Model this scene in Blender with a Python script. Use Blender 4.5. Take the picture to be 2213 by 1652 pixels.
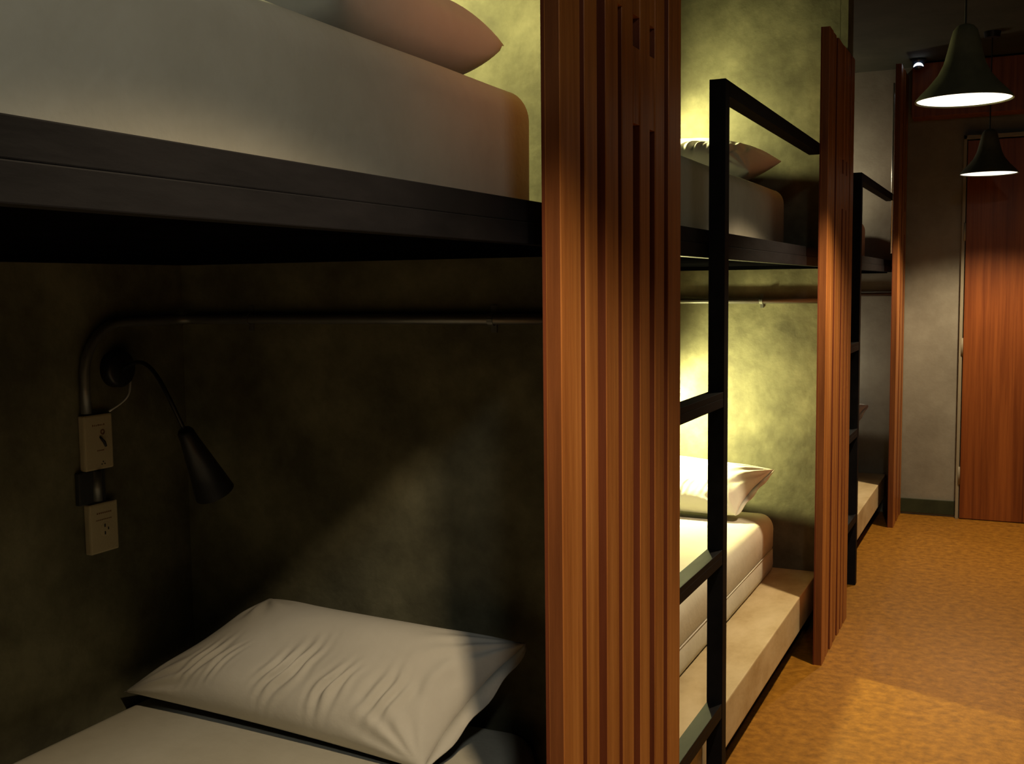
import bpy, bmesh, math, random
from mathutils import Vector, Matrix, noise

# ------------------------------------------------------------------ camera, world, light
SC = bpy.context.scene
COL = SC.collection
for o in list(bpy.data.objects):
    bpy.data.objects.remove(o)

F_PX, YAW, PITCH, ROLL = 2359.7, 0.4352, 0.0863, 0.0110
EYE = 1.3391
cy, sy = math.cos(YAW), math.sin(YAW)
cp, sp = math.cos(PITCH), math.sin(PITCH)
fw = Vector((-sy * cp, cy * cp, -sp))
rt = Vector((cy, sy, 0))
up = rt.cross(fw)
cr, sr = math.cos(ROLL), math.sin(ROLL)
r2 = rt * cr - up * sr
u2 = up * cr + rt * sr
cam_data = bpy.data.cameras.new('camera')
cam = bpy.data.objects.new('camera', cam_data)
COL.objects.link(cam)
cam.matrix_world = Matrix(((r2.x, u2.x, -fw.x, 0.6), (r2.y, u2.y, -fw.y, 0.0), (r2.z, u2.z, -fw.z, EYE), (0, 0, 0, 1)))
cam_data.sensor_width = 36.0
cam_data.lens = 36.0 * F_PX / 2213.0
cam_data.clip_start = 0.02
SC.camera = cam

SC.view_settings.view_transform = 'Standard'
SC.view_settings.look = 'None'
SC.view_settings.exposure = 0.0
SC.view_settings.gamma = 1.0
SC.view_settings.use_curve_mapping = False
SC.cycles.max_bounces = 8
SC.cycles.diffuse_bounces = 1
SC.cycles.sample_clamp_indirect = 4.0
SC.cycles.use_denoising = True

world = bpy.data.worlds.new('world')
SC.world = world
world.use_nodes = True
world.node_tree.nodes['Background'].inputs[0].default_value = (0.5, 0.55, 0.6, 1)
world.node_tree.nodes['Background'].inputs[1].default_value = 0.0

LAMP0_Y = 0.955      # pendant beside the nearest bunk
PENDANT_W = 59.0
PENDANT_COL = (1.0, 0.77, 0.48)
READ_COL = (1.0, 0.93, 0.40)
FILL_W = 7.0


def area_light(name, loc, rot, size, watts, col):
    d = bpy.data.lights.new(name, 'AREA')
    d.shape = 'DISK'
    d.size = size
    d.energy = watts
    d.color = col
    o = bpy.data.objects.new(name, d)
    COL.objects.link(o)
    o.location = loc
    o.rotation_euler = rot
    return o


# added cool fill light, no known source, above and to the right of the photographer
area_light('aisle_fill', (1.0, -0.15, 2.528), (math.radians(28), 0, math.radians(42)), 0.20, FILL_W, (0.98, 1.0, 0.93))

# ------------------------------------------------------------------ measures (metres)
P = 2.384            # one bunk bay
Y0 = 1.463           # near edge of the first wooden panel
YW = 1.889           # reference line of the bunk heads
YW1 = 1.965          # wall at the head of the first bunk
WT = 0.14            # thickness of the walls between bunks
XB = -1.149          # back wall
CEIL = 2.55
YEND = 6.66
XR = 1.15
YN = -3.0
ZLM, ZUM = 0.450, 1.694     # mattress tops
PANEL_TOP = 2.2


# ------------------------------------------------------------------ helpers
def new_mat(name):
    m = bpy.data.materials.new(name)
    m.use_nodes = True
    nt = m.node_tree
    return m, nt, nt.nodes['Principled BSDF']


def mottled(name, c1, c2, scale=3.0, detail=6, rough=0.85, bump=0.1, bscale=30, c3=None, spec=0.3, stretch=(1, 1, 1), lo=.35, hi=.65):
    m, nt, b = new_mat(name)
    tc = nt.nodes.new('ShaderNodeTexCoord')
    mp = nt.nodes.new('ShaderNodeMapping')
    mp.inputs['Scale'].default_value = stretch
    nt.links.new(tc.outputs['Object'], mp.inputs[0])
    n = nt.nodes.new('ShaderNodeTexNoise')
    n.inputs['Scale'].default_value = scale
    n.inputs['Detail'].default_value = detail
    n.inputs['Roughness'].default_value = 0.65
    nt.links.new(mp.outputs[0], n.inputs['Vector'])
    r = nt.nodes.new('ShaderNodeValToRGB')
    r.color_ramp.elements[0].position = lo
    r.color_ramp.elements[1].position = hi
    r.color_ramp.elements[0].color = (*c1, 1)
    r.color_ramp.elements[1].color = (*c2, 1)
    if c3:
        e = r.color_ramp.elements.new((lo + hi) / 2)
        e.color = (*c3, 1)
    nt.links.new(n.outputs['Fac'], r.inputs[0])
    nt.links.new(r.outputs[0], b.inputs['Base Color'])
    b.inputs['Roughness'].default_value = rough
    b.inputs['Specular IOR Level'].default_value = spec
    if bump:
        n2 = nt.nodes.new('ShaderNodeTexNoise')
        n2.inputs['Scale'].default_value = bscale
        n2.inputs['Detail'].default_value = 5
        nt.links.new(mp.outputs[0], n2.inputs['Vector'])
        bp = nt.nodes.new('ShaderNodeBump')
        bp.inputs['Strength'].default_value = bump
        bp.inputs['Distance'].default_value = 0.01
        nt.links.new(n2.outputs['Fac'], bp.inputs['Height'])
        nt.links.new(bp.outputs[0], b.inputs['Normal'])
    return m


def plain(name, c, rough=0.5, metal=0.0, spec=0.5, emit=None, es=0):
    m, nt, b = new_mat(name)
    n = nt.nodes.new('ShaderNodeTexNoise')
    n.inputs['Scale'].default_value = 25
    mx = nt.nodes.new('ShaderNodeValToRGB')
    mx.color_ramp.elements[0].color = (*[k * 0.9 for k in c], 1)
    mx.color_ramp.elements[1].color = (*[min(1, k * 1.08) for k in c], 1)
    nt.links.new(n.outputs['Fac'], mx.inputs[0])
    nt.links.new(mx.outputs[0], b.inputs['Base Color'])
    b.inputs['Roughness'].default_value = rough
    b.inputs['Metallic'].default_value = metal
    b.inputs['Specular IOR Level'].default_value = spec
    if emit:
        b.inputs['Emission Color'].default_value = (*emit, 1)
        b.inputs['Emission Strength'].default_value = es
    return m


M = {}
M['plaster'] = mottled('polished_plaster', (.105, .099, .062), (.250, .238, .148), 4.6, 10, .8, .4, 16, c3=(.165, .157, .096))
M['plaster_far'] = mottled('far_plaster', (.27, .25, .2), (.36, .34, .275), 5, 6, .85, .1, 40)
M['ceiling'] = mottled('ceiling_paint', (.028, .030, .020), (.05, .05, .036), 3, 5, .9, .05, 20)
M['dark_wall'] = mottled('right_wall_paint', (.10, .08, .055), (.15, .12, .085), 3, 5, .9, .05, 20)
M['floor'] = mottled('floor_cork', (.22, .092, .008), (.50, .225, .022), 30, 14, .5, .12, 160, c3=(.36, .155, .014), spec=.35, lo=.3, hi=.7)
M['wood'] = mottled('panel_wood', (.30, .094, .020), (.64, .265, .070), 6, 7, .45, .12, 14, c3=(.47, .172, .041), stretch=(5, 5, .22), spec=.35, lo=.3, hi=.72)
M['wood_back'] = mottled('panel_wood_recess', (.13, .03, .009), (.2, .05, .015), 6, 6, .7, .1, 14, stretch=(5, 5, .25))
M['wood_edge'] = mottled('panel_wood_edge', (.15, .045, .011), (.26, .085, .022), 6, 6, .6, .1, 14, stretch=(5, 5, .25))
M['door_wood'] = mottled('door_wood', (.20, .050, .011), (.38, .112, .024), 5, 7, .4, .08, 14, stretch=(6, 6, .18), spec=.4)
M['steel'] = mottled('black_painted_steel', (.004, .004, .005), (.009, .0085, .010), 14, 6, .6, .12, 35, spec=.10, stretch=(1, .25, 1))
M['deck'] = mottled('black_bed_deck', (.002, .002, .0025), (.004, .004, .005), 8, 4, 1.0, .05, 30, spec=0)
M['black'] = plain('black_lamp_metal', (.012, .012, .014), .4)
M['sheet'] = mottled('bed_linen', (.66, .62, .50), (.73, .69, .565), 6, 5, .95, .12, 60, spec=.1)
M['pillow'] = mottled('pillow_linen', (.72, .685, .60), (.78, .745, .66), 6, 5, .95, .10, 50, spec=.1)
M['piping'] = plain('sheet_seam', (.74, .69, .60), .9, spec=.1)
M['slab'] = mottled('blotchy_plywood', (.55, .40, .20), (.80, .65, .40), 4.5, 8, .55, .1, 40, c3=(.70, .55, .31), spec=.35, stretch=(1, .6, 1))
M['recess'] = mottled('black_plinth', (.008, .007, .006), (.015, .012, .010), 6, 4, .8, .05, 30, spec=.2)
M['conduit'] = plain('grey_steel_conduit', (.22, .22, .21), .4, .6)
M['dark_box'] = plain('junction_box_paint', (.04, .042, .045), .45)
M['plate'] = plain('ivory_plate_plastic', (.62, .53, .33), .5)
M['print'] = plain('plate_print', (.26, .12, .05), .6)
M['slot'] = plain('socket_slot', (.02, .02, .02), .6)
M['cable'] = plain('white_cable', (.72, .72, .70), .5)
M['shade'] = mottled('pendant_enamel', (.10, .105, .07), (.16, .16, .105), 12, 4, .45, .03, 30)
M['shade_in'] = plain('pendant_inside', (.85, .82, .75), .6)
M['diffuser'] = plain('pendant_diffuser', (.9, .9, .85), .5, emit=(1.0, .90, .70), es=2.2)
M['bulb'] = plain('lit_bulb', (.9, .9, .85), .5, emit=(1.0, .93, .65), es=40.0)
M['bulb_off'] = plain('unlit_bulb', (.5, .5, .45), .3)
M['base_green'] = mottled('skirting_paint', (.030, .040, .020), (.05, .06, .03), 8, 4, .5, .05, 30)
M['frame_pale'] = plain('pale_frame', (.34, .30, .21), .5)
M['bead'] = plain('white_corner_bead', (.92, .90, .86), .35, .8)
M['sensor'] = plain('black_glossy_dome', (.02, .03, .045), .08, spec=1.0)
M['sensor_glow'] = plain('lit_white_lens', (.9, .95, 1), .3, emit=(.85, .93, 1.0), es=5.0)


def obj(name, bm, mat, parent=None, smooth=False, mats=None):
    me = bpy.data.meshes.new(name)
    bm.normal_update()
    bm.to_mesh(me)
    bm.free()
    if smooth:
        for f in me.polygons:
            f.use_smooth = True
    for m in (mats or [mat]):
        me.materials.append(m)
    o = bpy.data.objects.new(name, me)
    COL.objects.link(o)
    if parent:
        o.parent = parent
    return o


def tag(o, label, cat, group=None):
    o['label'] = label
    o['category'] = cat
    if group:
        o['group'] = group
    return o


def thing(name, label, cat, loc=(0, 0, 0), group=None):
    o = bpy.data.objects.new(name, None)
    COL.objects.link(o)
    o.location = loc
    o.empty_display_size = .1
    return tag(o, label, cat, group)


def struct(name, bm, mat, parent=None, **k):
    o = obj(name, bm, mat, parent, **k)
    if not parent:
        o['kind'] = 'structure'
    return o


def box(bm, x0, x1, y0, y1, z0, z1, bev=0.0):
    r = bmesh.ops.create_cube(bm, size=1.0)
    for v in r['verts']:
        v.co = Vector((x0 + (v.co.x + .5) * (x1 - x0), y0 + (v.co.y + .5) * (y1 - y0), z0 + (v.co.z + .5) * (z1 - z0)))
    if bev:
        es = list({e for v in r['verts'] for e in v.link_edges})
        bmesh.ops.bevel(bm, geom=es, offset=bev, segments=2, affect='EDGES', profile=.6)
    return bm


def B(*a, **k):
    return box(bmesh.new(), *a, **k)


def tube(bm, pts, r, seg=12, cap=True):
    pts = [Vector(p) for p in pts]
    rings = []
    n = len(pts)
    prev = None
    for i, p in enumerate(pts):
        t = (pts[min(i + 1, n - 1)] - pts[max(i - 1, 0)]).normalized()
        if prev is None:
            a = Vector((0, 0, 1)) if abs(t.z) < .9 else Vector((1, 0, 0))
            s = t.cross(a).normalized()
        else:
            s = (prev - t * prev.dot(t)).normalized()
        prev = s
        q = t.cross(s)
        rr = r[i] if isinstance(r, (list, tuple)) else r
        rings.append([bm.verts.new(p + (s * math.cos(2 * math.pi * k / seg) + q * math.sin(2 * math.pi * k / seg)) * rr) for k in range(seg)])
    for a, b in zip(rings, rings[1:]):
        for k in range(seg):
            bm.faces.new((a[k], a[(k + 1) % seg], b[(k + 1) % seg], b[k]))
    if cap:
        bm.faces.new(rings[0][::-1])
        bm.faces.new(rings[-1])
    bmesh.ops.recalc_face_normals(bm, faces=bm.faces)
    return bm


def lathe(bm, prof, seg=48, origin=(0, 0, 0), axis=(0, 0, 1)):
    """prof: (radius, height) pairs, revolved about axis"""
    ax = Vector(axis).normalized()
    q = Vector((0, 0, 1)).rotation_difference(ax)
    O = Vector(origin)
    rings = []
    for r, h in prof:
        if r < 1e-6:
            rings.append([bm.verts.new(O + q @ Vector((0, 0, h)))])
        else:
            rings.append([bm.verts.new(O + q @ Vector((r * math.cos(2 * math.pi * k / seg), r * math.sin(2 * math.pi * k / seg), h))) for k in range(seg)])
    for a, b in zip(rings, rings[1:]):
        for k in range(seg):
            k2 = (k + 1) % seg
            if len(a) == 1 and len(b) == 1:
                continue
            if len(a) == 1:
                bm.faces.new((a[0], b[k2], b[k]))
            elif len(b) == 1:
                bm.faces.new((a[k], a[k2], b[0]))
            else:
                bm.faces.new((a[k], a[k2], b[k2], b[k]))
    return bm


def copy_tree(src, parent=None):
    c = src.copy()
    COL.objects.link(c)
    if parent is not None:
        c.parent = parent
    for ch in [k for k in bpy.data.objects if k.parent == src]:
        copy_tree(ch, c)
    return c


# ------------------------------------------------------------------ the setting
struct('floor', B(XB - .1, XR + .1, YN - .1, YEND + .1, -.1, 0), M['floor'])
struct('ceiling', B(XB - .1, XR + .1, YN - .1, YEND + .1, CEIL, CEIL + .1), M['ceiling'])
struct('wall_left', B(XB - .1, XB, YN, YEND, 0, CEIL), M['plaster'])
struct('wall_right', B(XR, XR + .1, YN, YEND, 0, CEIL), M['dark_wall'])
struct('wall_far', B(XB - .1, XR + .1, YEND, YEND + .1, 0, CEIL), M['plaster_far'])
struct('wall_near', B(XB - .1, XR + .1, YN - .1, YN, 0, CEIL), M['dark_wall'])


def partition(y, WT=WT):
    bm = B(XB, -.0305, y, y + WT, 0, CEIL)
    box(bm, -.0305, -.002, y + .0005, y + WT - .0005, PANEL_TOP + .004, CEIL)   # the wall comes forward above the panel
    return bm


struct('wall_behind_camera', partition(YW - P), M['plaster'])
struct('wall_middle', partition(YW1, YW + WT - YW1), M['plaster'])
struct('wall_inner', partition(YW + P), M['plaster'])

bs = struct('baseboard_far', B(-.0, .295, YEND - .014, YEND, 0.012, .092, bev=.002), M['base_green'])

# door on the far wall
dr = struct('door_1', B(.318, 1.09, YEND - .045, YEND - .004, .004, 2.12, bev=.002), M['door_wood'])
obj('door_panel_joint', B(.640, .646, YEND - .0475, YEND - .0445, .01, 2.11), M['wood_back'], dr)
for hz in (1.62, .98, .25):
    bm = bmesh.new()
    tube(bm, [(.312, YEND - .05, hz - .05), (.312, YEND - .05, hz + .05)], .006, 10)
    obj('hinge', bm, M['frame_pale'], dr, smooth=True)
bm = bmesh.new()
box(bm, .296, .313, YEND - .05, YEND, 0, 2.15, bev=.002)
box(bm, .296, 1.12, YEND - .05, YEND, 2.127, 2.15, bev=.002)
struct('trim_1', bm, M['frame_pale'])
# boxed wooden bulkhead over the door
struct('trim_2', B(.03, 1.15, YEND - .16, YEND, 2.25, 2.54, bev=.003), M['door_wood'])


# ------------------------------------------------------------------ slatted wooden panels
SLATS = [(0.0, .078), (.103, .156), (.190, .248), (.274, .330), (.363, .416), (.448, .503), (.531, .611)]


def panel(label, y0, w=.611, top=PANEL_TOP):
    t = thing('wooden_panel', label, 'panel', (0, y0, 0), 'slatted wooden panels along the bunks')
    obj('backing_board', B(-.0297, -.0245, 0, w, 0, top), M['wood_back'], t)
    bm = bmesh.new()
    for i, (a, b) in enumerate(SLATS):
        if a >= w:
            break
        b = min(b, w)
        bm2 = bmesh.new()
        box(bm2, -.0246, -.002 if i in (1, 3) else 0, a, b, 0, top, bev=.0016)
        me = bpy.data.meshes.new('tmp')
        bm2.to_mesh(me); bm2.free()
        bm.from_mesh(me); bpy.data.meshes.remove(me)
    # two grooves are filled flush near the top, leaving short slots
    for i in (2, 3, 4):
        a, b = SLATS[i][1], SLATS[i + 1][0]
        if b > w:
            continue
        if i > 2:
            box(bm, -.0246, -.0015, a - .001, b + .001, 1.615, 1.742)
        box(bm, -.0246, -.0015, a - .001, b + .001, 1.795, top)
    bm.normal_update()
    for f in bm.faces:      # groove sides take the darker wood: their shade is painted in
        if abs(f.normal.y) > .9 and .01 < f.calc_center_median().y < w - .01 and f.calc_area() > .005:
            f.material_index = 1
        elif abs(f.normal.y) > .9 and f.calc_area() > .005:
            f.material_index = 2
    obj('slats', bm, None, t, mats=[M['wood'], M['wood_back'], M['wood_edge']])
    return t


panel('large slatted wooden panel in the centre, with short slots near its top', Y0)
panel('slatted wooden panel between the second and third bunks, left of the hanging lamps', Y0 + P)
panel('farthest narrow wooden panel beside the grey end wall', Y0 + 2 * P, w=YEND - .003 - (Y0 + 2 * P), top=2.5)

tag(obj('corner_bead', tube(bmesh.new(), [(-.0362, Y0 + 2 * P - .002, 1.50), (-.0362, Y0 + 2 * P - .002, 2.40)], .0055, 16), M['bead'], smooth=True),
    'thin white vertical strip on the upper edge of the farthest wooden panel', 'trim strip')

# ------------------------------------------------------------------ bunks
ZU = ('lower', 'upper')


def bay(k):
    """y range of the k-th bay interior"""
    return YW + (k - 1) * P + WT, YW1 if k == 0 else min(YW + k * P, YEND)


def platform(k, label):
    a, b = bay(k)
    a += .002; b -= .002
    t = thing('bed_platform', label, 'platform', (0, a, 0), 'low platforms under the lower mattresses')
    L = b - a
    obj('platform_slab', B(XB + .002, -.085, 0, L, .099, .2264, bev=.004), M['slab'], t)
    obj('plinth', B(XB + .002, -.135, 0.01, L - .01, 0, .0985), M['recess'], t)
    return t


def rounded_slab(x0, x1, y0, y1, prof, r, amp=.0015, seed=0, top_cells=26):
    """stack of rounded-rectangle rings; prof = (z, inset)"""
    bm = bmesh.new()
    rings = []
    nc = 8
    for z, ins in prof:
        rr = max(r - ins, .004)
        X0, X1, Ya, Yb = x0 + ins, x1 - ins, y0 + ins, y1 - ins
        pts = []
        for cx_, cy_, a0 in ((X1 - rr, Yb - rr, 0), (X0 + rr, Yb - rr, 90), (X0 + rr, Ya + rr, 180), (X1 - rr, Ya + rr, 270)):
            for j in range(nc + 1):
                a = math.radians(a0 + 90 * j / nc)
                pts.append((cx_ + rr * math.cos(a), cy_ + rr * math.sin(a)))
        # subdivide the straight runs
        full = []
        n = len(pts)
        for i in range(n):
            p, q = pts[i], pts[(i + 1) % n]
            full.append(p)
            if (i + 1) % (nc + 1) == 0:
                m = 24 if abs(p[1] - q[1]) > abs(p[0] - q[0]) else 10
                for j in range(1, m):
                    full.append((p[0] + (q[0] - p[0]) * j / m, p[1] + (q[1] - p[1]) * j / m))
        ring = []
        for px, py in full:
            d = noise.noise(Vector((px * 5, py * 5 + seed, z * 9))) * amp
            ring.append(bm.verts.new((px + (d if abs(px - X1) < .01 else 0), py, z + d * .5)))
        rings.append(ring)
    for a, b in zip(rings, rings[1:]):
        n = len(a)
        for i in range(n):
            bm.faces.new((a[i], a[(i + 1) % n], b[(i + 1) % n], b[i]))
    bm.faces.new(rings[-1])
    bm.faces.new(rings[0][::-1])
    bmesh.ops.recalc_face_normals(bm, faces=bm.faces)
    return bm


def mattress(k, upper, label):
    a, b = bay(k)
    z0, z1 = (1.4635, ZUM) if upper else (.2285, ZLM)
    xf = -.215 if upper else -.243
    yb = b - (.020 if upper else .014)
    if k == 0 and upper:
        yb = 1.869
    ya = a + .03
    t = thing('mattress', label, 'mattress', (0, a, 0), 'sheeted mattresses on the bunks')
    h = z1 - z0
    g = .42 * h
    prof = [(z0, .012), (z0 + .01, .003), (z0 + .03, 0)]
    if not upper:
        prof += [(z0 + g - .006, .001), (z0 + g, .005), (z0 + g + .006, .001)]
    R = .055
    for j in range(0, 9):
        an = math.radians(90 * j / 8)
        prof.append((z1 - R + R * math.sin(an), R * .8 * (1 - math.cos(an))))
    prof += [(z1 + .001, .09), (z1 + .002, .18)]
    obj('fitted_sheet', rounded_slab(XB + .006, xf, ya - a, yb - a, prof, .04 if upper and k == 0 else .065, seed=k * 7.3 + upper), M['sheet'], t, smooth=True)
    if not upper:
        bm = bmesh.new()
        tube(bm, [(xf + .0006, ya - a + .09, z0 + g), (xf + .0006, yb - a - .08, z0 + g)], .0022, 6)
        obj('piping', bm, M['piping'], t, smooth=True)
    return t


def bunk_frame(k, label):
    a, b = bay(k)
    a += .002; b -= .002
    L = b - a
    t = thing('upper_bunk_frame', label, 'bunk frame', (0, a, 0), 'black steel frames of the upper bunks')
    bm = B(-.098, -.076, 0, L, 1.4372, 1.4702, bev=.0015)
    obj('upper_rail', bm, M['steel'], t)
    bm = B(-.098, -.0735, 0, L, 1.4041, 1.4368, bev=.0015)
    obj('lower_rail', bm, M['steel'], t)
    bm = B(XB + .003, -.0985, 0, L, 1.412, 1.4615)
    obj('bed_deck', bm, M['deck'], t)
    bm = bmesh.new()
    box(bm, XB + .003, -.0985, L - .045, L - .001, 1.398, 1.4115)
    box(bm, XB + .003, -.0985, .001, .045, 1.398, 1.4115)
    box(bm, XB + .003, XB + .045, .046, L - .046, 1.398, 1.4115)
    obj('deck_ledger', bm, M['deck'], t)
    return t


NM = ('nearest bunk on the left', 'second bunk behind the centre panel', 'third and farthest bunk')
platform(0, 'low platform under the pillow and mattress of the nearest bunk')
platform(1, 'pale blotchy bed platform right behind the black ladder in the foreground bay')
platform(2, 'small visible platform of the third bunk, beside the farthest wooden panel')
for k in range(3):
    bunk_frame(k, ('wide black steel rail and deck running across the left half of the picture',
                   'black upper bunk rail passing behind the nearer ladder',
                   'black upper bunk frame seen through the farther ladder')[k])
mattress(0, False, 'lower mattress in the dark nearest bunk, holding the big wrinkled pillow')
mattress(0, True, 'large pale mattress side filling the upper left of the picture')
mattress(1, False, 'brightly lit lower mattress with side seam, on the pale platform behind the ladder')
mattress(1, True, 'upper mattress of the second bunk, crossed by the nearer ladder upright')
mattress(2, False, 'lower mattress of the third bunk behind the farther ladder')
mattress(2, True, 'upper mattress of the third bunk behind the farther ladder')


# ------------------------------------------------------------------ pillows
def smooth_g(t, p=2.4, q=.62):
    return max(0.0, 1 - abs(2 * t - 1) ** p) ** q


def pillow(label, FL, FR, BR, BL, tf, tb, zfloor, ywall, seed, wr=1.0, full=False, hem=.022):
    """FL.. corners in world space; tf/tb front and back bulge"""
    FL, FR, BR, BL = map(Vector, (FL, FR, BR, BL))
    c = (FL + FR + BR + BL) / 4
    org = Vector((c.x, c.y, zfloor))
    N = (FR - FL).cross(BL - FL).normalized()
    bm = bmesh.new()
    nu, nv = 180, 80
    grid = {}
    for side in (0, 1):
        for i in range(nu + 1):
            for j in range(nv + 1):
                u, v = i / nu, j / nv
                edge = i in (0, nu) or j in (0, nv)
                if edge and side == 1:
                    grid[1, i, j] = grid[0, i, j]
                    continue
                # sides curve inward between the pointed corners
                uu = u + (.5 - u) * .06 * (1 - abs(2 * v - 1) ** 2)
                vv = v + (.5 - v) * .07 * (1 - abs(2 * u - 1) ** 2.2)
                p = FL.lerp(FR, uu).lerp(BL.lerp(BR, uu), vv)
                g = smooth_g(u, 5, .45) * smooth_g(v, 5, .45) if full else smooth_g(u, 3.0, .55) * smooth_g(v, 3.0, .52)
                if side == 0:
                    d = tf * g
                    # gathers along the lower edge, and a few creases from the right end
                    w = 0.0
                    for q, (uc, ul, amp, fr, vc, vl) in enumerate(((.20, .05, .0042, 150, .30, .15), (.27, .03, .0035, 170, .28, .13), (.50, .055, .0075, 150, .33, .19), (.67, .045, .0065, 160, .27, .15), (.83, .06, .005, 140, .32, .17), (.90, .05, .006, 70, .55, .20))):
                        e = math.exp(-((u - uc) / ul) ** 2 - ((v - vc) / vl) ** 2)
                        w += amp * e * math.sin(fr * (u - uc - .25 * (v - vc) ** 2 * (1 if q % 2 else -1)) + 3 * noise.noise(Vector((u * 9, v * 5, seed + q))) + seed)
                    d += w * wr
                    # radial puckers at the corners
                    for (cu, cv) in ((0, 0), (1, 0), (1, 1), (0, 1)):
                        du, dv = (u - cu) * 1.5, v - cv
                        rr = math.hypot(du, dv)
                        an = math.atan2(abs(dv), abs(du) + 1e-6)
                        d += .0035 * math.sin(an * 15 + seed) * math.exp(-((rr - .22) / .13) ** 2)
                    d += .005 * noise.noise(Vector((u * 5 + seed, v * 4, seed))) * g
                else:
                    d = -tb * g
                p = p + N * d
                p.z = max(p.z, zfloor + .0025 + (0 if side else .001))
                if ywall is not None:
                    p.y = min(p.y, ywall - .004)
                p.x = max(p.x, XB + .006)
                grid[side, i, j] = bm.verts.new(p - org)
    for side in (0, 1):
        for i in range(nu):
            for j in range(nv):
                f = [grid[side, i, j], grid[side, i + 1, j], grid[side, i + 1, j + 1], grid[side, i, j + 1]]
                if side:
                    f.reverse()
                bm.faces.new(f)
    t = thing('pillow', label, 'pillow', org, 'white pillows on the mattresses')
    obj('pillowcase', bm, M['pillow'], t, smooth=True)
    if hem < .01:
        return t
    # open end of the pillowcase: a flat hem flap along the right side
    bm = bmesh.new()
    rows = []
    sd = (FR - FL).normalized()
    for j in range(25):
        v = j / 24
        a = grid_pt(FL, FR, BR, BL, 1.0, v)
        out = hem * math.sin(math.pi * min(1, max(0, v))) ** .6
        wv = N * (.004 * math.sin(v * 19 + seed))
        rows.append([a - sd * .004, a + sd * out * .5 + wv, a + sd * out + wv * 1.4 - N * .002])
    vs = []
    for r_ in rows:
        vs.append([bm.verts.new(clampz(q, zfloor, ywall) - org) for q in r_])
    for a, b in zip(vs, vs[1:]):
        for m in range(2):
            bm.faces.new((a[m], a[m + 1], b[m + 1], b[m]))
    h = obj('pillowcase_hem', bm, M['pillow'], t, smooth=True)
    sm = h.modifiers.new('thickness', 'SOLIDIFY')
    sm.thickness = .0025
    return t


def grid_pt(FL, FR, BR, BL, u, v):
    uu = u + (.5 - u) * .06 * (1 - abs(2 * v - 1) ** 2)
    return FL.lerp(FR, uu).lerp(BL.lerp(BR, uu), v)


def clampz(p, zf, yw):
    p = p.copy()
    p.z = max(p.z, zf + .004)
    if yw is not None:
        p.y = min(p.y, yw - .004)
    return p


pillow('big wrinkled white pillow on the lower mattress of the dark nearest bunk',
       (-1.125, 1.715, .482), (-.365, 1.672, .462), (-.258, 1.90, .645), (-.878, 1.905, .665), .090, .075, ZLM, YW1, 0.4, hem=.035)
pillow('shaded pillow on the upper mattress at the top left, with its underside in shadow',
       (-.96, 1.27, 1.780), (-.250, 1.29, 1.755), (-.245, 1.80, 1.768), (-.96, 1.81, 1.785), .09, .088, ZUM, YW, 1.7, wr=.5, full=True, hem=.006)
pillow('glowing white pillow on the lower bunk behind the ladder',
       (-1.06, 4.03, .49), (-.345, 4.01, .478), (-.238, 4.19, .63), (-.90, 4.225, .67), .075, .07, ZLM, YW + P, 2.9, wr=.35)
pillow('pillow with ragged lit top on the upper mattress of the second bunk',
       (-1.0, 3.93, 1.755), (-.285, 3.92, 1.740), (-.225, 4.20, 1.80), (-.93, 4.225, 1.850), .105, .085, ZUM, YW + P, 4.1, wr=1.3, hem=.006)
pillow('pillow tip showing beside the farther ladder in the third lower bunk',
       (-1.04, 6.41, .49), (-.25, 6.40, .478), (-.185, 6.60, .635), (-.88, 6.61, .67), .08, .07, ZLM, YEND, 5.2, wr=.3)


# ------------------------------------------------------------------ ladders with their guard rails
def ladder(label, y_out, y_end):
    t = thing('ladder', label, 'ladder', (-.052, y_out, 0), 'black steel bunk ladders')
    W = .52
    top = 1.818
    obj('stile', B(-.0195, .0195, -.040, 0, 0, top, bev=.0015), M['steel'], t)
    obj('stile', B(-.0195, .0195, -W - .040, -W, 0, top - .0, bev=.0015), M['steel'], t)
    for z in (1.086, .704, .322):
        bm = bmesh.new()
        box(bm, -.0185, .0185, -W + .0005, -.0405, z - .014, z, bev=.001)
        box(bm, .0075, .0185, -W + .0005, -.0405, z - .036, z - .0145, bev=.001)
        obj('rung', bm, M['steel'], t)
    obj('guard_rail', B(-.0195, .0195, .0005, y_end - y_out, top - .036, top, bev=.0015), M['steel'], t)
    return t


ladder('nearer black steel ladder with sloping guard rail, right of the centre panel', 2.595, Y0 + P + .04)
ladder('farther black steel ladder right of the second wooden panel', 5.003, Y0 + 2 * P + .04)
# ladder plane sits just behind the panels' faces


# ------------------------------------------------------------------ conduit runs, plates and reading lamps
def arc(cx_, cz_, r, a0, a1, n, x):
    return [(x, cx_ + r * math.cos(math.radians(a0 + (a1 - a0) * i / n)), cz_ + r * math.sin(math.radians(a0 + (a1 - a0) * i / n))) for i in range(n + 1)]


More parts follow.
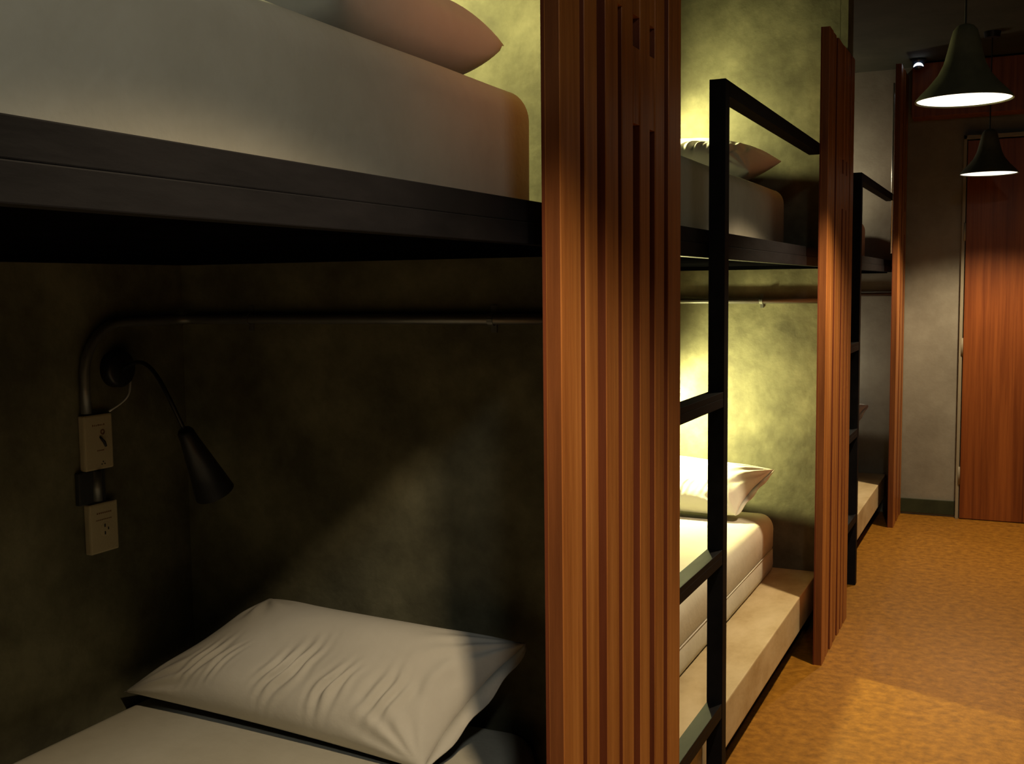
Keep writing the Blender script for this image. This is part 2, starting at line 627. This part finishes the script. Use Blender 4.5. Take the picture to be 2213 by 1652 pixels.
def conduit(k, label, full=True):
    yw = bay(k)[1]
    y_v = YW + k * P - .234
    xw = XB + .013
    rr = .014
    t = thing('conduit', label, 'conduit', (0, 0, 0), 'conduit pipes around the bunk heads')
    bm = bmesh.new()
    pts = [(xw, y_v, 1.09), (xw, y_v, 1.15)] + arc(y_v + .11, 1.165, .11, 180, 90, 12, xw)[0:]
    pts += [(xw, yw - .05, 1.275)]

    for i in range(1, 8):
        a = math.radians(90 * i / 7)
        pts.append((xw + .036 * (1 - math.cos(a)), yw - .05 + .036 * math.sin(a), 1.275))
    pts += [(-.6, yw - rr, 1.277), (-.04, yw - rr, 1.277)]
    tube(bm, pts, .0105, 14)
    obj('pipe', bm, M['conduit'], t, smooth=True)
    if full:
        bm = bmesh.new()
        tube(bm, [(xw, y_v + .02, .905), (xw, y_v + .02, .968)], .0105, 12)
        obj('pipe', bm, M['conduit'], t, smooth=True)
    for x in ((-.35, -.95) if k != 1 else (-.31, -.9)):
        bm = bmesh.new()
        tube(bm, [(x - .006, yw - rr, 1.277), (x + .006, yw - rr, 1.277)], .0130, 14)
        box(bm, x - .006, x + .006, yw - .004, yw - .0005, 1.25, 1.304)
        obj('pipe_clip', bm, M['conduit'], t)
    return t


conduit(0, 'dark conduit pipe bending along the wall of the nearest lower bunk')
conduit(1, 'thin pale conduit pipe along the wall under the second upper bunk', full=False)
conduit(2, 'faint conduit pipe along the wall of the third bunk', full=False)

# dark surface box joining the two plates
tag(obj('junction_box', B(XB + .0005, XB + .0125, 1.628, 1.700, .9005, .9695, bev=.003), M['dark_box']),
    'dark box on the wall between the two ivory plates in the nearest bunk', 'wall box')


def plate(name, label, y0, y1, z0, z1, kind):
    t = thing(name, label, 'wall plate' if kind == 'switch' else 'socket', (XB, (y0 + y1) / 2, (z0 + z1) / 2), 'ivory plates below the conduit')
    w, h = (y1 - y0) / 2, (z1 - z0) / 2
    obj('face_plate', B(.0005, .018, -w, w, -h, h, bev=.004), M['plate'], t)
    X = .0181
    if kind == 'switch':
        # printed rows, an indicator ring, a pull toggle and three pin marks
        bm = bmesh.new()
        for q in range(7):
            box(bm, X, X + .0006, -.017 + q * .005, -.0145 + q * .005, .034, .0375 - .0008 * (q % 3))
        obj('printed_text', bm, M['print'], t)
        bm = bmesh.new()
        for q in range(5):
            box(bm, X, X + .0006, -.006 + q * .004, -.004 + q * .004, -.019, -.0165)
        obj('printed_text', bm, M['print'], t)
        bm = bmesh.new()
        lathe(bm, [(.0032, 0), (.0055, 0), (.0055, .0012), (.0032, .0012), (.0032, 0)], 20, (X, .010, .020), (1, 0, 0))
        obj('indicator_ring', bm, M['print'], t)
        bm = bmesh.new()
        tube(bm, [(X + .002, .001, .011), (X + .006, .008, .0), (X + .004, .014, -.010)], [.002, .0032, .0026], 10)
        obj('toggle', bm, M['slot'], t, smooth=True)
        bm = bmesh.new()
        for (yy, zz) in ((.009, -.042), (.005, -.047), (.013, -.047)):
            lathe(bm, [(0, .0008), (.0014, .0008), (.0014, 0)], 10, (X, yy, zz), (1, 0, 0))
        obj('pin_marks', bm, M['slot'], t)
    else:
        bm = bmesh.new()
        for q in range(8):
            box(bm, X, X + .0006, -.020 + q * .0052, -.017 + q * .0052, .030, .033)
        obj('printed_text', bm, M['print'], t)
        bm = bmesh.new()
        for q in range(9):
            box(bm, X, X + .0006, -.022 + q * .0048, -.0190 + q * .0048, .0165, .0180)
        obj('printed_text', bm, M['print'], t)
        bm = bmesh.new()
        box(bm, X - .0005, X + .0005, -.001, .0025, .0005, .0075)
        box(bm, X - .0005, X + .0005, -.001, .0025, -.0155, -.0085)
        box(bm, X - .0005, X + .0005, .0085, .0115, -.0065, -.001)
        obj('socket_holes', bm, M['slot'], t)
        bm = bmesh.new()
        lathe(bm, [(.0001, .0012), (.015, .0012), (.017, 0)], 24, (X - .001, .003, -.004), (1, 0, 0))
        obj('outlet_disc', bm, M['plate'], t, smooth=False)
    return t


plate('wall_switch', 'upper ivory wall plate with slanted toggle in the nearest bunk', 1.643, 1.720, .970, 1.086, 'switch')
plate('power_outlet', 'lower ivory power outlet plate with dark slots in the nearest bunk', 1.648, 1.725, .794, .900, 'socket')

bm = bmesh.new()
cpts = []
for i in range(17):
    s = i / 16
    cpts.append((XB + .018 + .012 * math.sin(math.pi * s), 1.777 - .062 * s ** 1.6 - .004 * math.sin(s * 7), 1.155 - .066 * s))
tube(bm, cpts, .0022, 8)
tag(obj('cable', bm, M['cable'], smooth=True), 'thin white cable hanging from the unlit reading lamp to the switch plate', 'cable')


def reading_lamp(k, zoff, label, watts, neck=(.199, -.012, -.122), mouth=(.215, .055, -.262), col=READ_COL):
    """gooseneck lamp on the back wall near the bunk head"""
    yw = YW + k * P
    base_y, base_z = yw - .141, 1.176 + zoff
    t = thing('reading_lamp', label, 'lamp', (XB, base_y, base_z), 'black gooseneck reading lamps at the bunk heads')
    bm = bmesh.new()
    lathe(bm, [(0, .0285), (.034, .0275), (.039, .022), (.0395, .001), (0, .001)], 40, (0, 0, 0), (1, 0, 0))
    bmesh.ops.recalc_face_normals(bm, faces=bm.faces)
    obj('wall_base', bm, M['black'], t, smooth=True)
    neck, mouth = Vector(neck), Vector(mouth)
    bm = bmesh.new()
    pts = []
    P0, P1, P2, P3 = Vector((.028, 0, 0)), Vector((.12 * neck.x / .2, -.02, .045)), neck - (mouth - neck) * .85, neck
    for i in range(25):
        s = i / 24
        pts.append(P0 * (1 - s) ** 3 + P1 * 3 * s * (1 - s) ** 2 + P2 * 3 * s * s * (1 - s) + P3 * s ** 3)
    tube(bm, pts, .0045, 10)
    obj('gooseneck', bm, M['black'], t, smooth=True)
    ax = (mouth - neck).normalized()
    L = (mouth - neck).length
    bm = bmesh.new()
    lathe(bm, [(0, -.004), (.012, -.003), (.017, .004), (.0185, .02), (.042, L), (.0405, L), (.0175, .022), (.0, .018)], 40, neck, ax)
    bmesh.ops.recalc_face_normals(bm, faces=bm.faces)
    obj('lamp_shade', bm, M['black'], t, smooth=True)
    bm = bmesh.new()
    bmesh.ops.create_uvsphere(bm, u_segments=20, v_segments=12, radius=.015, matrix=Matrix.Translation(neck + ax * (L - .010)))
    obj('bulb', bm, M['bulb'] if watts else M['bulb_off'], t, smooth=True)
    if watts:
        d = bpy.data.lights.new('reading_bulb_light', 'POINT')
        d.energy = watts
        d.color = col
        d.shadow_soft_size = .022
        lo = bpy.data.objects.new('reading_bulb_light', d)
        COL.objects.link(lo)
        lo.parent = t
        lo.location = neck + ax * (L + .010)
    return t


reading_lamp(0, 0, 'unlit black cone reading lamp on the dark wall of the nearest lower bunk', 0)
reading_lamp(0, 1.03, 'lit reading lamp above the pillow of the nearest upper bunk', 34, (.37, -.05, -.10), (.50, -.075, -.17))
reading_lamp(1, 0, 'lit reading lamp in the second lower bunk, above the glowing pillow', 52, (.38, -.03, -.17), (.47, -.04, -.275))
reading_lamp(1, .94, 'lit reading lamp in the second upper bunk', 16, (.37, -.04, -.09), (.50, -.065, -.16))

reading_lamp(2, .90, 'lit reading lamp in the farthest upper bunk', 8, (.37, -.03, -.09), (.50, -.015, -.16), (1.0, .85, .60))
reading_lamp(2, 0, 'lit reading lamp in the farthest lower bunk', 6, (.38, -.02, -.14), (.48, -.005, -.245), (1.0, .88, .68))

# ------------------------------------------------------------------ pendant lamps over the aisle
def pendant(label, loc, watts=PENDANT_W):
    t = thing('pendant_lamp', label, 'pendant lamp', loc, 'bell shaped pendant lamps over the aisle')
    R = .135
    outer = [(R, 0), (R * .985, .006), (R * .90, .020), (R * .72, .045), (R * .54, .075), (R * .43, .105), (R * .36, .14), (R * .30, .175), (R * .25, .20), (R * .17, .213), (.010, .218)]
    inner = [(r - .003, h - .002 if h > .01 else h) for r, h in outer[::-1] if r > .02]
    bm = bmesh.new()
    lathe(bm, outer + inner + [(R, 0)], 64)
    bmesh.ops.recalc_face_normals(bm, faces=bm.faces)
    obj('lamp_shade', bm, M['shade'], t, smooth=True)
    bm = bmesh.new()
    lathe(bm, [(0, .004), (R * .96, .004), (R * .95, .010), (0, .012)], 64)
    bmesh.ops.recalc_face_normals(bm, faces=bm.faces)
    obj('diffuser', bm, M['diffuser'], t)
    bm = bmesh.new()
    tube(bm, [(0, 0, .216), (0, 0, CEIL - loc[2] - .02)], .003, 8)
    obj('cord', bm, M['black'], t)
    bm = bmesh.new()
    lathe(bm, [(0, CEIL - loc[2] - .03), (.035, CEIL - loc[2] - .028), (.04, CEIL - loc[2] - .0005), (0, CEIL - loc[2] - .0005)], 32)
    bmesh.ops.recalc_face_normals(bm, faces=bm.faces)
    obj('ceiling_rose', bm, M['black'], t)
    d = bpy.data.lights.new('pendant_light', 'SPOT')
    d.energy = watts
    d.color = PENDANT_COL
    d.shadow_soft_size = .03
    d.spot_size = math.radians(132)
    d.spot_blend = .55
    lo = bpy.data.objects.new('pendant_light', d)
    COL.objects.link(lo)
    lo.parent = t
    lo.location = (0, 0, -.004)
    return t


pendant('larger nearer pendant lamp glowing at the top right', (.436, 3.50, 1.868), 92)
pendant('smaller farther pendant lamp in front of the wooden door', (.445, 5.90, 1.868), 80)
pendant('pendant lamp over the aisle beside the nearest bunk', (.436, LAMP0_Y, 1.868))
pendant('pendant lamp over the aisle behind the photographer', (.436, -1.30, 1.868))

# small dome on the ceiling by the far wall
t = thing('ceiling_sensor', 'small dark dome with a bright white crescent, above left of the larger lamp', 'sensor', (.066, 6.42, CEIL))
bm = bmesh.new()
lathe(bm, [(0, -.0005), (.042, -.0005), (.042, -.012), (.034, -.020), (.034, -.030), (.028, -.044), (.016, -.054), (0, -.058)], 32)
bmesh.ops.recalc_face_normals(bm, faces=bm.faces)
obj('dome', bm, M['sensor'], t, smooth=True)
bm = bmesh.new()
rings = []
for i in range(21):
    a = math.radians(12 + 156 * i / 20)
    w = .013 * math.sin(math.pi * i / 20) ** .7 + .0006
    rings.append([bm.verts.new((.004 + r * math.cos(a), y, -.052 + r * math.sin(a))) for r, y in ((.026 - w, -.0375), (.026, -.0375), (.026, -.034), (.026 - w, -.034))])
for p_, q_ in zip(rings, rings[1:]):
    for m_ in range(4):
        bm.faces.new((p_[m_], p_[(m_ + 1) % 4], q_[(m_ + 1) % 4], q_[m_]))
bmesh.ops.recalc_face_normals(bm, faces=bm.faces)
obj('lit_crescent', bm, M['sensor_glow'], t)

# ring and glowing disc added around the unseen aisle fill light
t = thing('fill_disc', 'added round fill light on the aisle ceiling, out of view', 'ceiling light', (1.0, -.15, CEIL))
bm = bmesh.new()
lathe(bm, [(.125, -.0005), (.125, -.008), (.108, -.010), (.108, -.0005)], 48)
bmesh.ops.recalc_face_normals(bm, faces=bm.faces)
obj('fill_ring', bm, M['frame_pale'], t, smooth=False)
bm = bmesh.new()
lathe(bm, [(0, -.004), (.107, -.004), (.107, -.001), (0, -.001)], 48)
bmesh.ops.recalc_face_normals(bm, faces=bm.faces)
obj('lens', bm, M['diffuser'], t)
